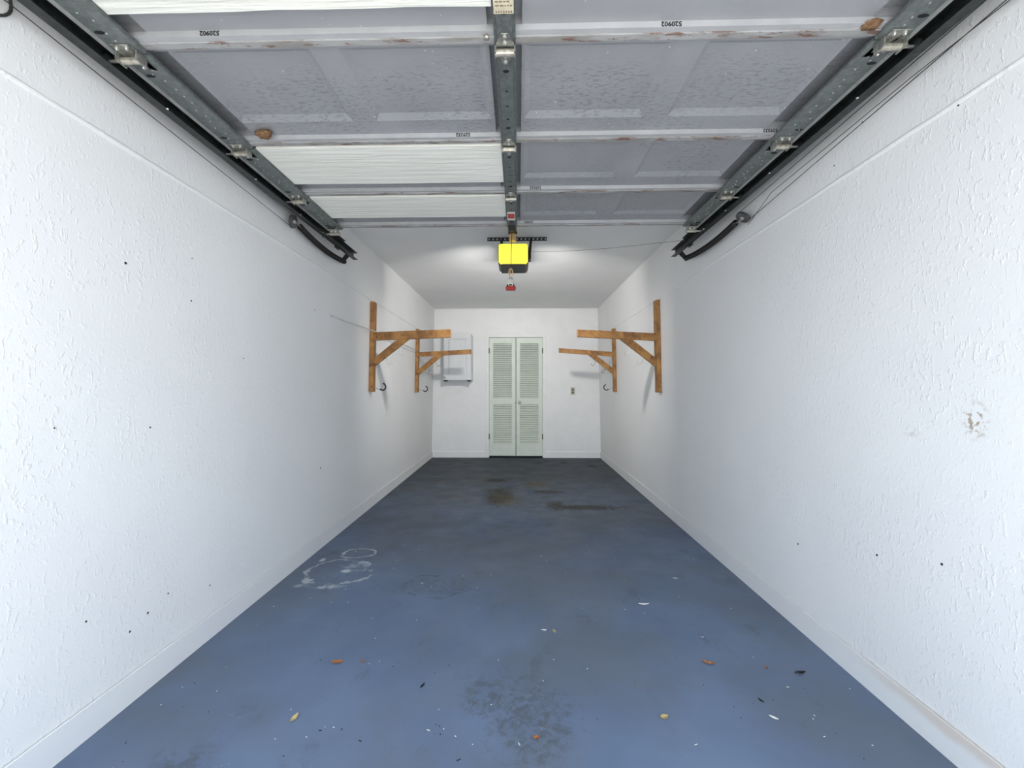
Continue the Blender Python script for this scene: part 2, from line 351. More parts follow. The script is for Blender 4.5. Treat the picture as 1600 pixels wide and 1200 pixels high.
# nail holes and scuffs left in the plaster
for wall, fx, spots in ((wl, xL, [(1.574, 1.659, .007), (1.899, 1.584, .0055), (1.695, 1.04, .005), (1.337, 1.071, .004), (1.899, 1.772, .004), (3.067, 1.752, .006), (2.275, 1.353, .005),
                                  (1.45, 0.40, .005), (1.62, 0.27, .006), (1.70, 0.30, .006), (1.80, 0.33, .005), (2.05, 0.25, .005), (3.2, 0.6, .008)]),
                        (wr, xR, [(1.375, 2.07, .005), (1.744, 2.241, .005), (2.2, 0.42, .006), (1.72, 0.55, .006), (1.46, 0.62, .006), (1.9, 2.15, .004)])):
    sg = 1 if fx is xL else -1
    for y, z, r in spots:
        MB().disc_prof((fx(z) - sg * 0.001, y, z), (sg, 0, 0), [(0, r * .75), (0.0018, r * .75), (0.0026, r * 0.5)], 7).build('nail_hole', 'black', wall)

# ------------------------------------------------------------------ closet louvered doors
d1 = empty('door_1', (-0.044, YB, 0)); struct(d1, 'pale green pair of louvered closet doors')
def casing():
    e = empty('trim_2', (-0.044, YB, 0)); struct(e, 'white casing around the closet doors')
    MB().box(OX0 - 0.060, OX0 + 0.002, YB - 0.014, YB, 0, OZ - 0.002).build('casing_board', 'trim', e, bevel=0.003)
    MB().box(OX1 - 0.002, OX1 + 0.060, YB - 0.014, YB, 0, OZ - 0.002).build('casing_board', 'trim', e, bevel=0.003)
    MB().box(OX0 - 0.060, OX1 + 0.060, YB - 0.014, YB, OZ - 0.002, OZ + 0.058).build('casing_board', 'trim', e, bevel=0.003)
casing()
def leaf(x0, x1, knob):
    y0, y1 = YB - 0.004, YB + 0.026; z0, z1 = 0.030, 2.044; sw = 0.066
    rails = ((z0, 0.232), (0.905, 1.010), (1.948, z1))
    f = MB().box(x0, x0 + sw, y0, y1, z0, z1).box(x1 - sw, x1, y0, y1, z0, z1)
    for a, b in rails: f.box(x0 + sw, x1 - sw, y0, y1, a, b)
    lf = f.build('door_leaf', 'green', d1)
    proto = None
    for a, b, n in ((0.232, 0.905, 18), (1.010, 1.948, 26)):
        p = (b - a) / n
        for i in range(n):
            zc = a + p * (i + 0.5)
            if proto is None:
                yc = (y0 + y1) / 2; zz = zc
                proto = MB().prism([(y0 + 0.002, zz - p * 0.43), (y0 + 0.002, zz - p * 0.43 + 0.007), (y1 - 0.003, zz + p * 0.43), (y1 - 0.003, zz + p * 0.43 - 0.007)], 'x', x0 + sw - 0.002, x1 - sw + 0.002).build('slat', 'green', lf)
                zp = zc
            else: child_copy(proto, lf, (0, 0, zc - zp))
    return lf
la = leaf(OX0 + 0.005, -0.048, False); lb = leaf(-0.038, OX1 - 0.005, True)
MB().disc_prof((0.020, YB - 0.004, 0.94), (0, -1, 0), [(0, 0.012), (0.012, 0.010), (0.022, 0.018), (0.034, 0.022), (0.044, 0.012)], 16).build('knob', 'bolt', lb, smooth=True)
MB().disc_prof((0.020, YB - 0.004, 0.94), (0, -1, 0), [(0, 0.026), (0.004, 0.026)], 16).build('knob_rose', 'dark', lb)
MB().box(-0.056, -0.048, YB - 0.012, YB - 0.004, 0.915, 0.965).build('catch_plate', 'hinge', la)
for lf_, x in ((la, OX0 + 0.003), (lb, OX1 - 0.003)):
    for z in (1.82, 0.36):
        MB().box(x - 0.007, x + 0.007, YB - 0.018, YB - 0.003, z - 0.045, z + 0.045).build('hinge', 'rust', lf_)

# ------------------------------------------------------------------ wall cabinet and outlet on the back wall
cb = empty('wall_cabinet', (-1.0, 7.28, 1.315), 'white wall cabinet with raised panel door left of the louvered doors', 'cabinet')
cx0, cx1, cz0, cz1, cyf = -1.226, -0.774, 1.315, 2.07, 7.12
MB().box(cx0, cx1, cyf, YB, cz0, cz1).build('body', 'cabinet', cb, bevel=0.002)
dr = MB()
dr.box(cx0 + .004, cx0 + .070, cyf - .02, cyf, cz0 + .004, cz1 - .004).box(cx1 - .070, cx1 - .004, cyf - .02, cyf, cz0 + .004, cz1 - .004)
dr.box(cx0 + .070, cx1 - .070, cyf - .02, cyf, cz0 + .004, cz0 + .070).box(cx0 + .070, cx1 - .070, cyf - .02, cyf, cz1 - .070, cz1 - .004)
dr = dr.build('door', 'cabinet', cb)
pn = MB(); a = .070; b = .094
def fr(i, y): return [(cx0 + i, y, cz0 + i), (cx1 - i, y, cz0 + i), (cx1 - i, y, cz1 - i), (cx0 + i, y, cz1 - i)]
vs = fr(.070, cyf - .006) + fr(.078, cyf - .006) + fr(.100, cyf - .016); fs = [(8, 9, 10, 11)]
for i in range(4): fs += [(i, (i + 1) % 4, 4 + (i + 1) % 4, 4 + i), (4 + i, 4 + (i + 1) % 4, 8 + (i + 1) % 4, 8 + i)]
pn.add(vs, fs); pn.build('raised_panel', 'cabinet', dr)
MB().disc_prof((cx0 + .022, cyf - .02, cz0 + .045), (0, -1, 0), [(0, .010), (.010, .008), (.018, .014), (.024, .009)], 12).build('knob', 'hinge', dr, smooth=True)
for x in (cx0 + .035, cx1 - .035): MB().box(x - .030, x + .030, cyf - .028, cyf + .010, cz0 - .022, cz0 - .001).build('catch', 'black', cb, bevel=.003)
MB().box(cx0 + .004, cx1 - .004, cyf - .004, cyf + .02, cz0 - .006, cz0).build('light_rail', 'hinge', cb)
ol = empty('power_outlet', (0.924, YB, 1.07), 'ivory duplex power outlet on back wall right of the louvered doors', 'outlet')
MB().box(.888, .960, YB - .007, YB, 1.072, 1.198).build('cover_plate', 'plate', ol, bevel=.003)
for z in (1.112, 1.158): MB().disc_prof((.924, YB - .007, z), (0, -1, 0), [(0, .017), (.003, .016)], 14).build('socket', 'housing', ol)

# ------------------------------------------------------------------ wooden wall racks
def rack(label, x, y, z, s, hp, zb, zt, L, ah, hooks, low, lean):
    e = empty('wooden_rack', (x, y, z), label, 'rack', 'wooden racks on the side walls', (0, lean, 0))
    def X(pts): return [(s * p[0], p[1]) for p in pts]
    MB().prism(X([(0.002, 0), (0.040, 0), (0.040, hp), (0.002, hp)]), 'y', -.045, .045).build('post', 'wood', e, local=True, bevel=.003)
    MB().prism(X([(.040, zb - ah), (L, zt - ah), (L, zt + ah), (.040, zb + ah)]), 'y', -.036, .002).build('arm', 'wood', e, local=True, bevel=.003)
    m = lambda xx: zb + (zt - zb) * (xx - .04) / (L - .04) - ah
    MB().prism(X([(.040, .240), (.388, m(.388)), (.268, m(.268)), (.040, .325)]), 'y', -.034, .000).build('brace', 'wood', e, local=True, bevel=.002)
    for (hx, mat) in hooks:
        t = (hx - .040) / (.388 - .040); hz = .240 + (m(.388) - .240) * t + .004
        pts = [(hx - .004, hz + .004), (hx + .008, hz - .020), (hx + .016, hz - .040)]
        for i in range(9):
            a = math.radians(190 + i * 25); pts.append((hx + .038 + .021 * math.cos(a), hz - .052 + .022 * math.sin(a)))
        MB().tube([(s * p[0], -.018, p[1]) for p in pts], .0038, 7).build('cup_hook', mat, e, local=True, smooth=True)
    for (cz, sc) in low:
        h = MB().tube([(s * .040, 0, cz + .012), (s * (.040 + .040 * sc), 0, cz - .004), (s * (.040 + .058 * sc), 0, cz - .010)], .005, 8).build('hook_shank', 'zinc', e, local=True, smooth=True)
        pts = []
        for i in range(13):
            a = math.radians(215 + i * 19); pts.append((s * (.040 + (.085 + .030 * math.cos(a)) * sc), 0, cz + (.020 + .034 * math.sin(a)) * sc))
        o = MB().tube(pts, .0075, 8).build('hook', 'vinyl', e, local=True, smooth=True)
    return e
HK = [(.165, 'zinc'), (.285, 'zinc')]; HD = [(.150, 'hinge'), (.285, 'hinge')]
rack('orange-brown wooden rack on the left wall, nearer the opening', xL(1.156), 4.25, 1.156, 1, .88, .542, .583, .792, .040, HK, [(.03, 1.0)], .0185)
rack('orange-brown wooden rack on the left wall, nearer the cabinet', xL(1.127), 6.145, 1.127, 1, .895, .536, .589, .785, .032, HD, [(.03, 1.15)], .0185)
rack('orange-brown wooden rack on the right wall, nearer the opening', xR(1.150), 4.245, 1.150, -1, .89, .533, .588, .796, .036, HK, [], -.0213)
rack('orange-brown wooden rack on the right wall, nearer the outlet', xR(1.137), 6.155, 1.137, -1, .885, .525, .598, .795, .032, HD, [(.04, 1.15)], -.0213)
rd = empty('wall_rod', (-1.445, 3.33, 1.75), 'thin white rod lying across the two left racks', 'rod')
MB().tube([(-1.447, 3.33, 1.752), (-1.408, 4.25, 1.747), (-1.398, 6.12, 1.700)], .0055, 8).build('rod', 'cord_w', rd, smooth=True)
MB().disc_prof((-1.450, 3.33, 1.752), (1, 0, 0), [(0, .010), (.006, .010), (.010, .006)], 10).build('wall_nail', 'cord_w', rd)

# ------------------------------------------------------------------ overhead sectional garage door (raised)
H = 2.294; ZS = H + 0.022                     # rail underside / skin level
DX0, DX1 = -1.305, 1.205; SLI, SRI = -1.205, 1.108; CX0, CX1 = -0.076, -0.009
SEAM = [0.84, 1.385, 1.950, 2.465, 2.965]
gd = empty('garage_door', (-0.05, 1.9, H), 'raised grey steel sectional garage door with white foam boards in its left half', 'garage door')
EMB = [(-1.165, -0.690), (-0.592, -0.108), (0.024, 0.511), (0.609, 1.085)]
def section(i):
    ys, ye = SEAM[i] + .002, SEAM[i + 1] - .002; L = ye - ys
    ey0, ey1 = ys + .030, ye - .138
    pits = [(DX0, -1.168), (CX0 - .020, CX0 + .004), (CX1 - .004, CX1 + .020), (1.070, DX1)]
    emb = [(max(p, -1.166), min(q, 1.068)) for p, q in EMB]
    xs = sorted({v for pq in pits + emb for v in pq}); yl = [ys, ey0, ey1, ye - .046, ye]
    mb = MB(); rise = .012; bx, bn, bf = .020, .024, .034; zp = ZS + .027
    inside = lambda x0, x1, lst: any(x0 > p - 1e-6 and x1 < q + 1e-6 for p, q in lst)
    for a in range(len(xs) - 1):
        for c in range(4):
            x0, x1, y0, y1 = xs[a], xs[a + 1], yl[c], yl[c + 1]
            if c == 1 and inside(x0, x1, emb):
                mb.add([(x0, y0, ZS), (x1, y0, ZS), (x1, y1, ZS), (x0, y1, ZS), (x0 + bx, y0 + bn, ZS + rise), (x1 - bx, y0 + bn, ZS + rise), (x1 - bx, y1 - bf, ZS + rise), (x0 + bx, y1 - bf, ZS + rise)],
                       [(0, 1, 5, 4), (1, 2, 6, 5), (2, 3, 7, 6), (3, 0, 4, 7), (4, 5, 6, 7)])
            elif c in (1, 2) and inside(x0, x1, pits):
                fs = [(4, 5, 6, 7), (0, 3, 7, 4), (1, 2, 6, 5)]
                if c == 1: fs.append((0, 1, 5, 4))
                if c == 2: fs.append((3, 2, 6, 7))
                mb.add([(x0, y0, ZS), (x1, y0, ZS), (x1, y1, ZS), (x0, y1, ZS), (x0, y0, zp), (x1, y0, zp), (x1, y1, zp), (x0, y1, zp)], fs)
            else: mb.add([(x0, y0, ZS), (x1, y0, ZS), (x1, y1, ZS), (x0, y1, ZS)], [(0, 1, 2, 3)])
    mb.box(DX0, DX1, ys, ye, ZS + .030, ZS + .034); mb.box(DX0, DX1, ys, ys + .003, ZS, ZS + .03); mb.box(DX0, DX1, ye - .003, ye, ZS, ZS + .03)
    sec = mb.build('door_section', 'steel', gd, recalc=True)
    # far rail: riser with daylight put into its paint, flat, step and worn outer lip
    MB().box(DX0, DX1, ye - .046, ye - .026, H + .003, ZS + .001).build('rail', 'raillit', sec)
    MB().box(DX0, DX1, ye - .026, ye, H - .001, ZS + .001).build('rail_lip', 'rail', sec, bevel=.0015)
    MB().box(DX0, DX1, ys, ys + .026, ZS - .005, ZS + .001).build('rail', 'steel', sec, bevel=.001)
    # centre stile with flanges
    zc = H - .014
    prof = [(CX0, ZS), (CX0, zc + .008), (CX0 + .008, zc + .008), (CX0 + .011, zc), (CX1 - .011, zc), (CX1 - .008, zc + .008), (CX1, zc + .008), (CX1, ZS)]
    MB().prism(prof, 'y', ys + .002, ye - .002).build('center_stile', 'galv', sec)
    hm = MB()
    for yy, r in ((.10, .0085), (.20, .0045), (.285, .0045), (.365, .0055), (.425, .0085)):
        y = ys + yy * L / .56
        hm.add([((CX0 + CX1) / 2 + 1.25 * r * math.cos(t * math.pi / 6), y + r * math.sin(t * math.pi / 6), zc - .0006) for t in range(12)], [tuple(range(12))])
    hm.build('punched_hole', 'hole', sec)['kind'] = 'stuff'
    for s, xo, xi in ((-1, DX0, SLI), (1, DX1, SRI)):
        z = H - .012
        prof = [(xi, z + .012), (xi, z + .003), (xi + s * .003, z), (xo, z), (xo, ZS + .03), (xo - s * .006, ZS + .03), (xo - s * .006, z + .004), (xi + s * .003, z + .004), (xi + s * .003, z + .012)]
        MB().prism(prof, 'y', ys + .001, ye - .001).build('end_stile', 'galv', sec)
        MB().box(min(xo, xo - s * .006), max(xo, xo - s * .006), ys + .001, ye - .001, z - .010, z).build('stile_lip', 'galvlip', sec)
        rv = MB(); xm = (xo + xi) / 2; rnd = random.Random(i * 7 + s)
        for q in range(13):
            y = ys + .05 + (L - .1) * q / 12 + rnd.uniform(-.006, .006); x = xm + rnd.uniform(-.022, .022)
            rv.disc_prof((x, y, z), (0, 0, -1), [(0, .0035), (.0012, .0032), (.002, .0015)], 6)
        rv.build('rivet', 'bolt', sec)['kind'] = 'stuff'
        hm = MB()
        for yy in (.17, .84):
            y = ys + yy * L
            hm.add([(xm + s * .022 + .016 * math.cos(t * math.pi / 6), y + .0075 * math.sin(t * math.pi / 6), z - .0006) for t in range(12)], [tuple(range(12))])
        hm.build('slot_hole', 'hole', sec)['kind'] = 'stuff'
    return sec
SEC = [section(i) for i in range(4)]
for i, (y0, y1, x0) in {0: (.90, 1.245, -1.203), 2: (1.962, 2.318, -1.203), 3: (2.480, 2.785, -1.203)}.items():
    rnd = random.Random(i); n = 9; xs = [x0 + (CX0 - .002 - x0) * j / n for j in range(n + 1)]
    poly = [(x, y0 + rnd.uniform(0, .003)) for x in xs] + [(x, y1 + rnd.uniform(-.004, .002)) for x in xs[::-1]]
    o = MB().prism(poly, 'z', H - .002, ZS - .001).build('insulation_board', 'foam', SEC[i]); o['label'] = 'white ridged polystyrene board'
# hinges over the seams
def center_hinge(y, sec):
    x = (CX0 + CX1) / 2; z = H - .0155
    h = MB()
    h.prism([(x - .030, y - .012), (x - .026, y - .030), (x - .010, y - .062), (x + .010, y - .062), (x + .026, y - .030), (x + .030, y - .012)], 'z', z - .003, z)
    h.prism([(x - .026, y + .012), (x - .020, y + .036), (x - .008, y + .066), (x + .008, y + .066), (x + .020, y + .036), (x + .026, y + .012)], 'z', z - .003, z)
    h.box(x - .033, x - .028, y - .016, y + .014, z - .022, z).box(x + .028, x + .033, y - .016, y + .014, z - .022, z)
    hg = h.build('hinge', 'hinge', sec, bevel=.001)
    b = MB().cyl((x - .032, y, z - .014), (x + .032, y, z - .014), .011, 14); b.build('hinge_barrel', 'barrel', sec, smooth=False)
    bt = MB()
    for dy in (-.052, -.026, .030, .052): bt.disc_prof((x, y + dy, z - .003), (0, 0, -1), [(0, .0065), (.004, .006), (.006, .003)], 8)
    bt.build('bolt', 'bolt', sec)['kind'] = 'stuff'
def side_hinge(y, sec, s, top=False):
    xo = DX1 if s > 0 else DX0; x = xo - s * .045; z = H - .0125
    h = MB()
    if not top:
        h.prism([(x - .030, y - .010), (x - .030, y - .045), (x + .030, y - .045), (x + .034, y - .010), (x + .026, y + .030), (x - s * .020 - .010, y + .070), (x - s * .020 + .006, y + .070), (x - .026, y + .030)], 'z', z - .003, z)
        h.box(x - .036, x - .031, y - .020, y + .022, z - .030, z).box(x + .031, x + .036, y - .020, y + .022, z - .030, z)
    else:
        h.box(x - .032, x + .032, y - .050, y + .004, z - .020, z - .016).box(x - .032, x + .032, y - .006, y - .002, z - .034, z + .016)
        h.box(x - .032, x - .028, y - .05, y, z - .018, z).box(x + .028, x + .032, y - .05, y, z - .018, z)
    h.build('roller_bracket', 'hinge', sec, bevel=.001)
    zz = z - (.018 if not top else .030)
    MB().cyl((x - .034, y + .004, zz), (x + .034, y + .004, zz), .0105, 14).build('hinge_barrel', 'barrel', sec)
    xt = xo + s * .030
    MB().cyl((x + s * .03, y + .004, zz), (xt, y + .004, zz), .005, 8).build('roller_shaft', 'bolt', sec)
    MB().disc_prof((xt - s * .004, y + .004, zz), (s, 0, 0), [(0, .010), (.002, .0215), (.008, .0225), (.012, .0215), (.013, .010)], 18).build('roller', 'dark', sec, smooth=False)
    bt = MB()
    for dx, dy in (((-.016, -.032), (.016, -.032), (0, .05)) if not top else ((-.014, -.020), (.014, -.020))):
        bt.disc_prof((x + dx, y + dy, z - .003 - (.017 if top else 0)), (0, 0, -1), [(0, .0065), (.005, .006), (.008, .003)], 8)
    bt.build('bolt', 'bolt', sec)['kind'] = 'stuff'
for i in (1, 2, 3):
    center_hinge(SEAM[i], SEC[i])
    for s in (-1, 1): side_hinge(SEAM[i], SEC[i], s)
for s in (-1, 1): side_hinge(SEAM[4] - .010, SEC[3], s, True)
# stencilled part numbers, printed upside down on the risers facing the opening
def number(body, x, i, size):
    y = SEAM[i + 1] - .0485
    mw = Matrix.Translation((x, y - .0003, H + .0125)) @ Matrix.Rotation(math.pi, 4, 'Y') @ Matrix.Rotation(math.radians(90), 4, 'X') @ Matrix.Rotation(0, 4, 'Z')
    mw = Matrix.Translation((x, y - .0003, H + .0125)) @ Matrix.Rotation(math.radians(90), 4, 'X') @ Matrix.Rotation(math.pi, 4, 'Z')
    text_mesh('stencil_number', body, size, 'ink', SEC[i], mw)
number('520902', -.965, 0, .021); number('520902', .466, 0, .021)
number('529332', -.242, 1, .021); number('529332', 1.085, 1, .021); number('529332', .094, 2, .021); number('520902', .068, 3, .020)
# labels stuck on the centre stile
x = (CX0 + CX1) / 2; z = H - .0145
st = MB().box(x - .029, x + .029, 1.02, 1.257, z - .0006, z).build('warning_label', 'sticker', SEC[0])
tx = MB(); rnd = random.Random(2)
for r in range(11):
    y = 1.228 - r * .013; a = x - .024
    while a < x + .020:
        l = rnd.uniform(.004, .011); tx.box(a, min(a + l, x + .024), y, y + .004, z - .0009, z - .0004); a += l + .003
for j in range(7): tx.prism([(x - .024 + j * .0072, 1.253), (x - .018 + j * .0072, 1.253), (x - .021 + j * .0072, 1.244)], 'z', z - .0009, z - .0004)
tx.build('label_print', 'stickertxt', st)
tg = MB().box(x - .027, x + .022, 2.680, 2.810, z - .0016, z - .0008).build('red_label', 'whitetag', SEC[3])
MB().box(x - .023, x + .018, 2.705, 2.780, z - .0022, z - .0014).build('label_print', 'redtag', tg)
# wasp clay and rust knob on the first seam, dry leaf on the second
def lump(name, mat, c, r, sx, sy, sz, seed, label, cat, n1=8, n2=6):
    rnd = random.Random(seed); mb = MB(); vs = []; fs = []
    for a in range(n2 + 1):
        th = math.pi * a / n2
        for b in range(n1):
            ph = 2 * math.pi * b / n1; k_ = 1 + rnd.uniform(-.28, .24)
            vs.append((c[0] + r * sx * k_ * math.sin(th) * math.cos(ph), c[1] + r * sy * k_ * math.sin(th) * math.sin(ph), c[2] + r * sz * k_ * math.cos(th)))
    for a in range(n2):
        for b in range(n1): fs.append((a * n1 + b, a * n1 + (b + 1) % n1, (a + 1) * n1 + (b + 1) % n1, (a + 1) * n1 + b))
    o = mb.add(vs, fs).build(name, mat, smooth=True); tag(o, label, cat); return o
lump('mud_nest', 'mud', (1.070, 1.345, H + .004), .022, 1.3, .9, .5, 3, 'brown clay wasp nest on the grey door rail by the right track', 'nest')
lump('rust_knob', 'barrel', (-.100, 1.352, H - .005), .009, 1, 1, 1, 5, 'small rusty knob on the door rail beside the center stile', 'knob')

def leaf_obj(name, mat, c, L, W, ang, seed, label, cat, z=0.0, up=1, group=None):
    rnd = random.Random(seed); n = 6; vs = []; fs = []
    ca, sa = math.cos(ang), math.sin(ang); curl = rnd.uniform(.15, .35)
    for layer in (0, 1):
        for i in range(n + 1):
            t = i / n; wd = W * math.sin(math.pi * min(max(t * .94 + .03, 0), 1)) * (1 + rnd.uniform(-.1, .1)); u = (t - .5) * L
            for j in (-1, 0, 1):
                v = j * wd * .5; h = (abs(j) * curl * W * .6 + (2 * t - 1) ** 2 * curl * L * .25 + .0012 + layer * .0012) * up
                vs.append((c[0] + u * ca - v * sa, c[1] + u * sa + v * ca, z + h))
    m = (n + 1) * 3
    for i in range(n):
        for j in range(2):
            a = i * 3 + j; fs += [(a, a + 1, a + 4, a + 3), (m + a, m + a + 3, m + a + 4, m + a + 1)]
    for i in range(n): fs += [(i * 3, i * 3 + 3, m + i * 3 + 3, m + i * 3), (i * 3 + 2, m + i * 3 + 2, m + i * 3 + 5, i * 3 + 5)]
    fs += [(0, m, m + 1, 1), (1, m + 1, m + 2, 2), (n * 3, n * 3 + 1, m + n * 3 + 1, m + n * 3), (n * 3 + 1, n * 3 + 2, m + n * 3 + 2, m + n * 3 + 1)]
    o = MB().add(vs, fs).build(name, mat, smooth=False); return tag(o, label, cat, group)
lump('dry_leaf', 'leafdark', (-1.105, 1.862, H + .004), .030, 1.25, .8, .55, 4, 'crumpled brown leaf stuck to the raised garage door seam', 'leaf', 11, 8)

# ------------------------------------------------------------------ tracks, springs, cables
def track(s, label):
    xi = -1.316 if s < 0 else 1.222; xo = xi + s * .036; ye = 3.535 if s < 0 else 3.515
    e = empty('door_track', (xo, 2.2, 2.245), label, 'track', 'horizontal garage door tracks')
    t = .0028; z0, z1 = 2.243, 2.298
    prof = [(xi, z0), (xi, z0 + t), (xo - s * t, z0 + t), (xo - s * t, z1 - t), (xi, z1 - t), (xi, z1), (xo, z1), (xo, z0)]
    MB().prism(prof, 'y', .62, ye).build('channel', 'dark', e)
    MB().prism([(xo + s * .0005, z0 + .012), (xo + s * .003, z0 + .012), (xo + s * .003, z1 + .022), (xo - s * .030, z1 + .022), (xo - s * .030, z1 + .019), (xo + s * .0005, z1 + .019)], 'y', .62, 3.30).build('support_angle', 'dark', e)
    hm = MB()
    for q in range(46): hm.disc_prof((xo + s * .003, .9 + q * .052, z1 + .006), (s, 0, 0), [(0, .005), (.0006, .005)], 6)
    hm.build('punched_hole', 'hole', e)['kind'] = 'stuff'
    MB().box(min(xo, xo - s * .03), max(xo, xo - s * .03), 2.70, 2.703, z1 + .022, ZC).box(min(xo, xo - s * .003), max(xo, xo - s * .003), 2.70, 2.73, z1 + .022, ZC).build('ceiling_hanger', 'dark', e)
    xs = xo + s * .046
    MB().prism([(xo + s * .001, z1 - .008), (xo + s * .001, z0 + .002), (xs + s * .012, z0 - .055), (xs + s * .020, z0 - .040), (xs + s * .014, z0 - .012), (xo + s * .012, z1 - .008)], 'y', 3.448, 3.453).build('spring_bracket', 'dark', e)
    MB().box(min(xo, xo + s * .004), max(xo, xo + s * .004), 3.18, 3.25, z0 - .012, z1).build('splice_plate', 'dark', e)
    bt = MB()
    for y in (3.40, 3.475): bt.disc_prof((xo, y, z0 + .027), (s, 0, 0), [(0, .008), (.006, .007)], 6)
    for y in (1.6, 2.15, 2.6, 2.9): bt.disc_prof((xi, y, z0 + .001), (0, 0, -1), [(0, .005), (.003, .004)], 6)
    bt.build('bolt', 'bolt', e)['kind'] = 'stuff'
    return e
track(-1, 'dark steel C-channel door track along the left wall'); track(1, 'dark steel C-channel door track along the right wall')
def spring(s, x, y0, z0, y1, z1, tilt, label, group):
    e = empty('extension_spring', (x, (y0 + y1) / 2, min(z0, z1)), label, 'spring', group)
    N = 95; n = 9; R = .0165; sag = .026; pts = []; core = []
    ya, yb = y0 + .085, y1 - .015
    def c(t): return Vector((x, ya + (yb - ya) * t, z0 + (z1 - z0) * t - sag * 4 * t * (1 - t)))
    for i in range(N * n + 1):
        t = i / (N * n); p = c(t); a = 2 * math.pi * i / n
        pts.append(p + Vector((math.cos(a) * R, 0, math.sin(a) * R)))
    MB().tube(pts, .0036, 5).build('coil', 'spring', e, smooth=True)
    MB().tube([c(i / 20) for i in range(21)], .0145, 10).build('coil_core', 'spring', e, smooth=True)
    ax = Vector((-s * math.cos(tilt), 0, -math.sin(tilt)))
    R_ = .040; pc = Vector((x, y0, z0))
    MB().disc_prof(pc - ax * .007, ax, [(0, R_), (.003, R_), (.006, R_ - .006), (.009, R_ - .006), (.012, R_), (.015, R_)], 26).build('pulley', 'hinge2', e)
    MB().disc_prof(pc + ax * .008, ax, [(0, .012), (.006, .011), (.009, .006)], 12).build('pulley_bolt', 'bolt', e)
    MB().tube([pc + ax * .013, pc + ax * .013 + Vector((0, .045, 0)), Vector((x, ya + .004, z0 - .002))], .006, 8).build('pulley_fork', 'hinge', e, smooth=True)
    MB().tube([c(1), Vector((x, yb + .014, z1 - .004)), Vector((x, yb + .022, z1 + .006)), Vector((x, yb + .016, z1 + .018))], .0045, 7).build('end_hook', 'bolt', e, smooth=True)
    return e, pc, R_, ax
e, pcl, rl, axl = spring(-1, -1.392, 2.655, 2.223, 3.465, 2.205, 0.15, 'black extension spring sagging between track and left wall', 'extension springs')
e, pcr, rr, axr = spring(1, 1.304, 2.560, 2.188, 3.440, 2.205, 1.0, 'black extension spring sagging between track and right wall', 'extension springs')
def cable(label, pc, r, ax, front):
    t = Vector((0, -1, 0)); u = ax.cross(t).normalized()
    if u.z < 0: u = -u
    pts = [front + Vector((0, 0, .012))]
    for i in range(9):
        a = math.pi / 2 - math.pi * i / 8; pts.append(pc + u * math.sin(a) * (r - .004) + Vector((0, 1, 0)) * math.cos(a) * (r - .004))
    pts.append(front + Vector((0, 0, -.012)) - Vector((ax.x * .01, 0, 0)))
    o = MB().tube(pts, .0016, 6).build('lift_cable', 'cable', org=pc); return tag(o, label, 'cable', 'door lift cables')
cable('thin steel lift cable around the left spring pulley', pcl, rl, axl, Vector((-1.385, .66, 2.285)))
cable('thin steel lift cable around the right spring pulley', pcr, rr, axr, Vector((1.300, .66, 2.285)))
o = MB().tube([(1.322, .66, 2.24), (1.322, 1.5, 2.243), (1.318, 2.3, 2.215), (1.312, 2.52, 2.13)], .0014, 6).build('safety_cable', 'cable')
tag(o, 'thin loose cable running beside the right wall under the track', 'cable')

# ------------------------------------------------------------------ garage door opener
op = empty('garage_door_opener', (-.042, 3.62, 2.19), 'garage door opener with lit yellow lens hanging from ceiling', 'opener')
ox0, ox1, oz0, oz1 = -.165, .082, 2.186, 2.356
MB().prism([(ox0, oz0 + .028), (ox0 + .022, oz0), (ox1 - .022, oz0), (ox1, oz0 + .028), (ox1, oz1 - .014), (ox1 - .014, oz1), (ox0 + .014, oz1), (ox0, oz1 - .014)], 'y', 3.512, 3.772).build('housing', 'housing', op, bevel=.004)
def lens(y0, y1, nm):
    a = .006
    return MB().prism([(ox0 + a, oz0 + .020), (ox0 + .022, oz0 + .004), (ox0 + .040, oz0 + .008), (ox1 - .040, oz0 + .008), (ox1 - .022, oz0 + .004), (ox1 - a, oz0 + .020), (ox1 - a, oz1 - .016), (ox1 - .018, oz1 - .004), (ox0 + .018, oz1 - .004), (ox0 + a, oz1 - .016)], 'y', y0, y1).build(nm, 'lens', op, bevel=.004)
lf1 = lens(3.492, 3.512, 'lamp_lens')
MB().box(-.0125, -.0115, 3.4912, 3.4925, oz0 + .012, oz1 - .006).build('lens_seam', 'gold', lf1)
# added rear fill light, unseen: lens, and a hood keeping it off the ceiling
MB().box(ox0 + .004, ox1 - .004, 3.772, 4.110, oz1 - .014, oz1 - .008).box(ox0 + .004, ox0 + .008, 3.772, 3.895, oz0 + .030, oz1 - .010).box(ox1 - .008, ox1 - .004, 3.772, 3.895, oz0 + .030, oz1 - .010).build('fill_light_hood', 'housing', op)
MB().box(ox0 + .020, ox1 - .020, 3.772, 3.782, oz0 + .015, oz1 - .040).build('lamp_lens', 'lens', op)
for y, en, rx in ((3.786, 25.0, 90),):
    ld = bpy.data.lights.new('rear_fill_light', 'AREA'); ld.shape = 'RECTANGLE'; ld.size = .19; ld.size_y = .10; ld.energy = en; ld.color = (1.0, .975, .94)  # area light added to brighten the back of the garage
    lo = bpy.data.objects.new('rear_fill_light', ld); COL.objects.link(lo); lo.parent = op; lo.location = Vector((-.042, y, 2.258)) - ORG[op.name]; lo.rotation_euler = (math.radians(rx), 0, 0)
MB().prism([(-.062, 2.405), (-.022, 2.405), (-.022, 2.410), (-.036, 2.410), (-.036, 2.438), (-.048, 2.438), (-.048, 2.410), (-.062, 2.410)], 'y', .36, 3.56).build('rail', 'dark', op)
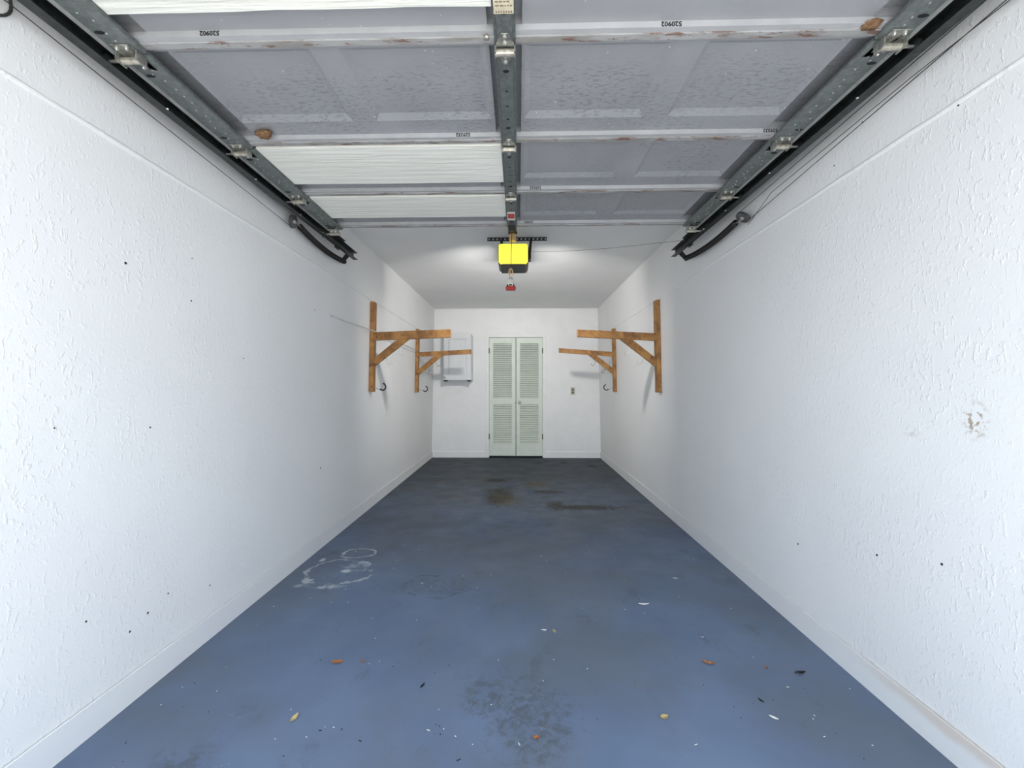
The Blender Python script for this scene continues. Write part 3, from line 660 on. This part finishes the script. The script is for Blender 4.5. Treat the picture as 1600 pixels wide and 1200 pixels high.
MB().cyl((-.045, 3.435, 2.350), (-.045, 3.435, 2.404), .027, 18).build('sprocket_cover', 'gold', op)
MB().disc_prof((-.045, 3.42, 2.404), (0, 0, 1), [(0, .030), (.004, .036), (.016, .036), (.02, .030)], 16).build('sprocket', 'rust', op)
MB().box(-.075, -.015, 3.20, 3.30, 2.372, 2.404).build('trolley', 'rust', op, bevel=.004)
MB().tube([(-.045, 2.925, 2.262), (-.045, 3.02, 2.285), (-.045, 3.24, 2.380)], .009, 8).build('door_arm', 'rust', op)
MB().box(-.068, -.055, 2.90, 2.95, 2.245, 2.278).box(-.032, -.019, 2.90, 2.95, 2.245, 2.278).box(-.068, -.019, 2.895, 2.905, 2.25, 2.278).build('door_bracket', 'black', op)
MB().prism([(3.888, ZC - .001), (3.888, ZC - .034), (3.891, ZC - .034), (3.891, ZC - .004), (3.922, ZC - .004), (3.922, ZC - .001)], 'x', -.278, .255).build('ceiling_angle', 'dark', op)
hm = MB()
for i in range(15): hm.disc_prof((-.262 + i * .036, 3.8878, ZC - .018), (0, -1, 0), [(0, .0075), (.0006, .0075)], 8)
hm.build('punched_hole', 'zinc', op)['kind'] = 'stuff'
for (xa, xb) in ((.112, .092), (-.150, -.150)):
    m = MB(); p = [(xa, 3.886, ZC - .016), (xb, 3.720, 2.300)]
    m.add([(p[0][0] - .012, p[0][1], p[0][2]), (p[0][0] + .012, p[0][1], p[0][2]), (p[1][0] + .010, p[1][1], p[1][2]), (p[1][0] - .010, p[1][1], p[1][2])] +
          [(q[0], q[1] + .004, q[2] + .004) for q in ((p[0][0] - .012, p[0][1], p[0][2]), (p[0][0] + .012, p[0][1], p[0][2]), (p[1][0] + .010, p[1][1], p[1][2]), (p[1][0] - .010, p[1][1], p[1][2]))],
          [(0, 1, 2, 3), (7, 6, 5, 4), (0, 4, 5, 1), (1, 5, 6, 2), (2, 6, 7, 3), (3, 7, 4, 0)])
    m.build('hanging_strap', 'black', op)
MB().box(.083, .104, 3.60, 3.70, 2.262, 2.322).build('wire_terminal', 'black', op, bevel=.003)
# emergency release rope and handle
rl_ = empty('release_handle', (-.056, 3.17, 1.90), 'red emergency release handle hanging on a cord before the opener', 'pull handle')
MB().tube([(-.047, 3.235, 2.374), (-.050, 3.19, 2.25), (-.056, 3.17, 2.060)], .0025, 6).build('cord', 'rust', rl_, smooth=True)
lp = [(-.056 + .015 * math.sin(a), 3.17, 2.036 - .026 * math.cos(a)) for a in [i * math.pi / 8 for i in range(17)]]
MB().tube([(-.056, 3.17, 2.068)] + lp[8:] + lp[1:9] + [(-.066, 3.17, 1.985)], .0035, 7).build('rope_loop', 'rope', rl_, smooth=True)
for x in (-.088, -.024): MB().tube([(-.060, 3.17, 2.000), ((x - .060) / 2 - .002, 3.17, 1.975), (x, 3.17, 1.930)], .0018, 6).build('bail_wire', 'zinc', rl_, smooth=True)
MB().prism([(-.093, 1.912), (-.086, 1.904), (-.026, 1.904), (-.019, 1.912), (-.019, 1.930), (-.026, 1.936), (-.086, 1.936), (-.093, 1.930)], 'y', 3.158, 3.182).build('grip', 'red', rl_, bevel=.003)
MB().tube([(-.0565, 3.17, 1.998), (-.0565, 3.17, 1.937)], .010, 14, [.012, .030]).build('clear_sleeve', 'clear', rl_, smooth=True)
o = MB().tube([(.104, 3.65, 2.335), (.22, 3.62, 2.325), (.45, 3.56, 2.312), (.68, 3.49, 2.305), (.92, 3.40, 2.300), (1.10, 3.30, 2.290), (1.215, 3.20, 2.270)], .0016, 6).build('opener_wire', 'wire', smooth=True)
tag(o, 'thin grey wire strung from the opener to the right track', 'wire')
# dark cable loop at the far upper left
pts = []
for i in range(15):
    a = math.radians(-100 + i * 15); y = 1.135 + .062 * math.cos(a); z = 2.275 + .055 * math.sin(a); pts.append((xL(z) + .006, y, z))
o = MB().tube(pts, .004, 7).build('cable_loop', 'cable', smooth=True); tag(o, 'dark cable loop high on the left wall by the opening', 'cable')

# ------------------------------------------------------------------ litter on the floor
LIT = [('wood_chip', 'chip', (.691, 2.418), .058, .014, .0, 'largest white chip on the blue floor, right of center', 'chip'),
       ('dry_leaf', 'leaf', (-.790, 1.879), .054, .024, .05, 'orange-brown leaf on the left of the blue floor', 'leaf'),
       ('dry_leaf', 'leaf', (-.680, 1.886), .026, .010, -.7, 'small curled brown leaf just right of the orange-brown leaf', 'leaf'),
       ('dry_leaf', 'leaf', (.825, 1.910), .052, .018, -.4, 'long brown leaf on the right side of the floor', 'leaf'),
       ('dry_leaf', 'leafpale', (.529, 1.592), .032, .022, .3, 'pale tan leaf near the front right of the floor', 'leaf'),
       ('dry_leaf', 'leafpale', (-.811, 1.556), .044, .018, 1.4, 'pale tan leaf near the front left of the floor', 'leaf'),
       ('leaf_scrap', 'leaf', (.061, 1.488), .020, .018, .2, 'tiny orange scrap at the front middle of the floor', 'leaf'),
       ('wood_chip', 'chip', (.126, 2.151), .026, .008, .0, 'small pale chip lying beside the slim upright leaf', 'chip'),
       ('dry_leaf', 'leafpale', (.176, 2.141), .030, .014, 1.8, 'slim tan leaf beside the small pale chip', 'leaf'),
       ('dry_leaf', 'leaf', (1.057, 1.885), .016, .012, .8, 'tiny reddish leaf scrap right of the long brown leaf', 'leaf'),
       ('twig', 'black', (-.385, 1.738), .032, .008, 1.2, 'short black twig in the middle left of the floor', 'twig'),
       ('twig', 'black', (.928, 1.688), .026, .008, -1.1, 'short black twig at the front right of the floor', 'twig'),
       ('wood_chip', 'chip', (.983, 2.754), .030, .009, -.3, 'white chip farther back by the right baseboard', 'chip'),
       ('wood_chip', 'chip', (.925, 1.60), .030, .010, -.7, 'white sliver nearest the right baseboard at the front', 'chip'),
       ('dry_leaf', 'black', (1.181, 1.855), .048, .018, .1, 'dark withered leaf near the right baseboard', 'leaf')]
for i, (nm, mt, c, L, W, a, lab, cat) in enumerate(LIT): leaf_obj(nm, mt, c, L, W, a, 20 + i, lab, cat, 0.0, 1, 'litter on the blue floor')
# uncountable crumbs
for nm, mt, seed, cnt, lab in (('pale_crumbs', 'chip', 11, 110, 'pale crumbs and fibers scattered over the blue floor'), ('dark_crumbs', 'black', 12, 100, 'dark grit scattered over the blue floor')):
    rnd = random.Random(seed); mb = MB()
    for i in range(cnt):
        y = 1.25 + 3.2 * rnd.random() ** 1.6; x = rnd.uniform(-1.38, 1.32); a = rnd.uniform(0, 3.14); l = rnd.uniform(.0012, .0032) * (2.4 if rnd.random() < .12 else 1); wd = rnd.uniform(.0008, .0018)
        ca, sa = math.cos(a), math.sin(a); h = .0016
        q = [(x + u * ca - v * sa, y + u * sa + v * ca) for u, v in ((-l, -wd), (l, -wd * .6), (l, wd * .6), (-l, wd))]
        mb.prism(q, 'z', 0.0003, h)
    o = mb.build(nm, mt, org=(0, 2.5, 0)); tag(o, lab, 'debris', None, 'stuff')
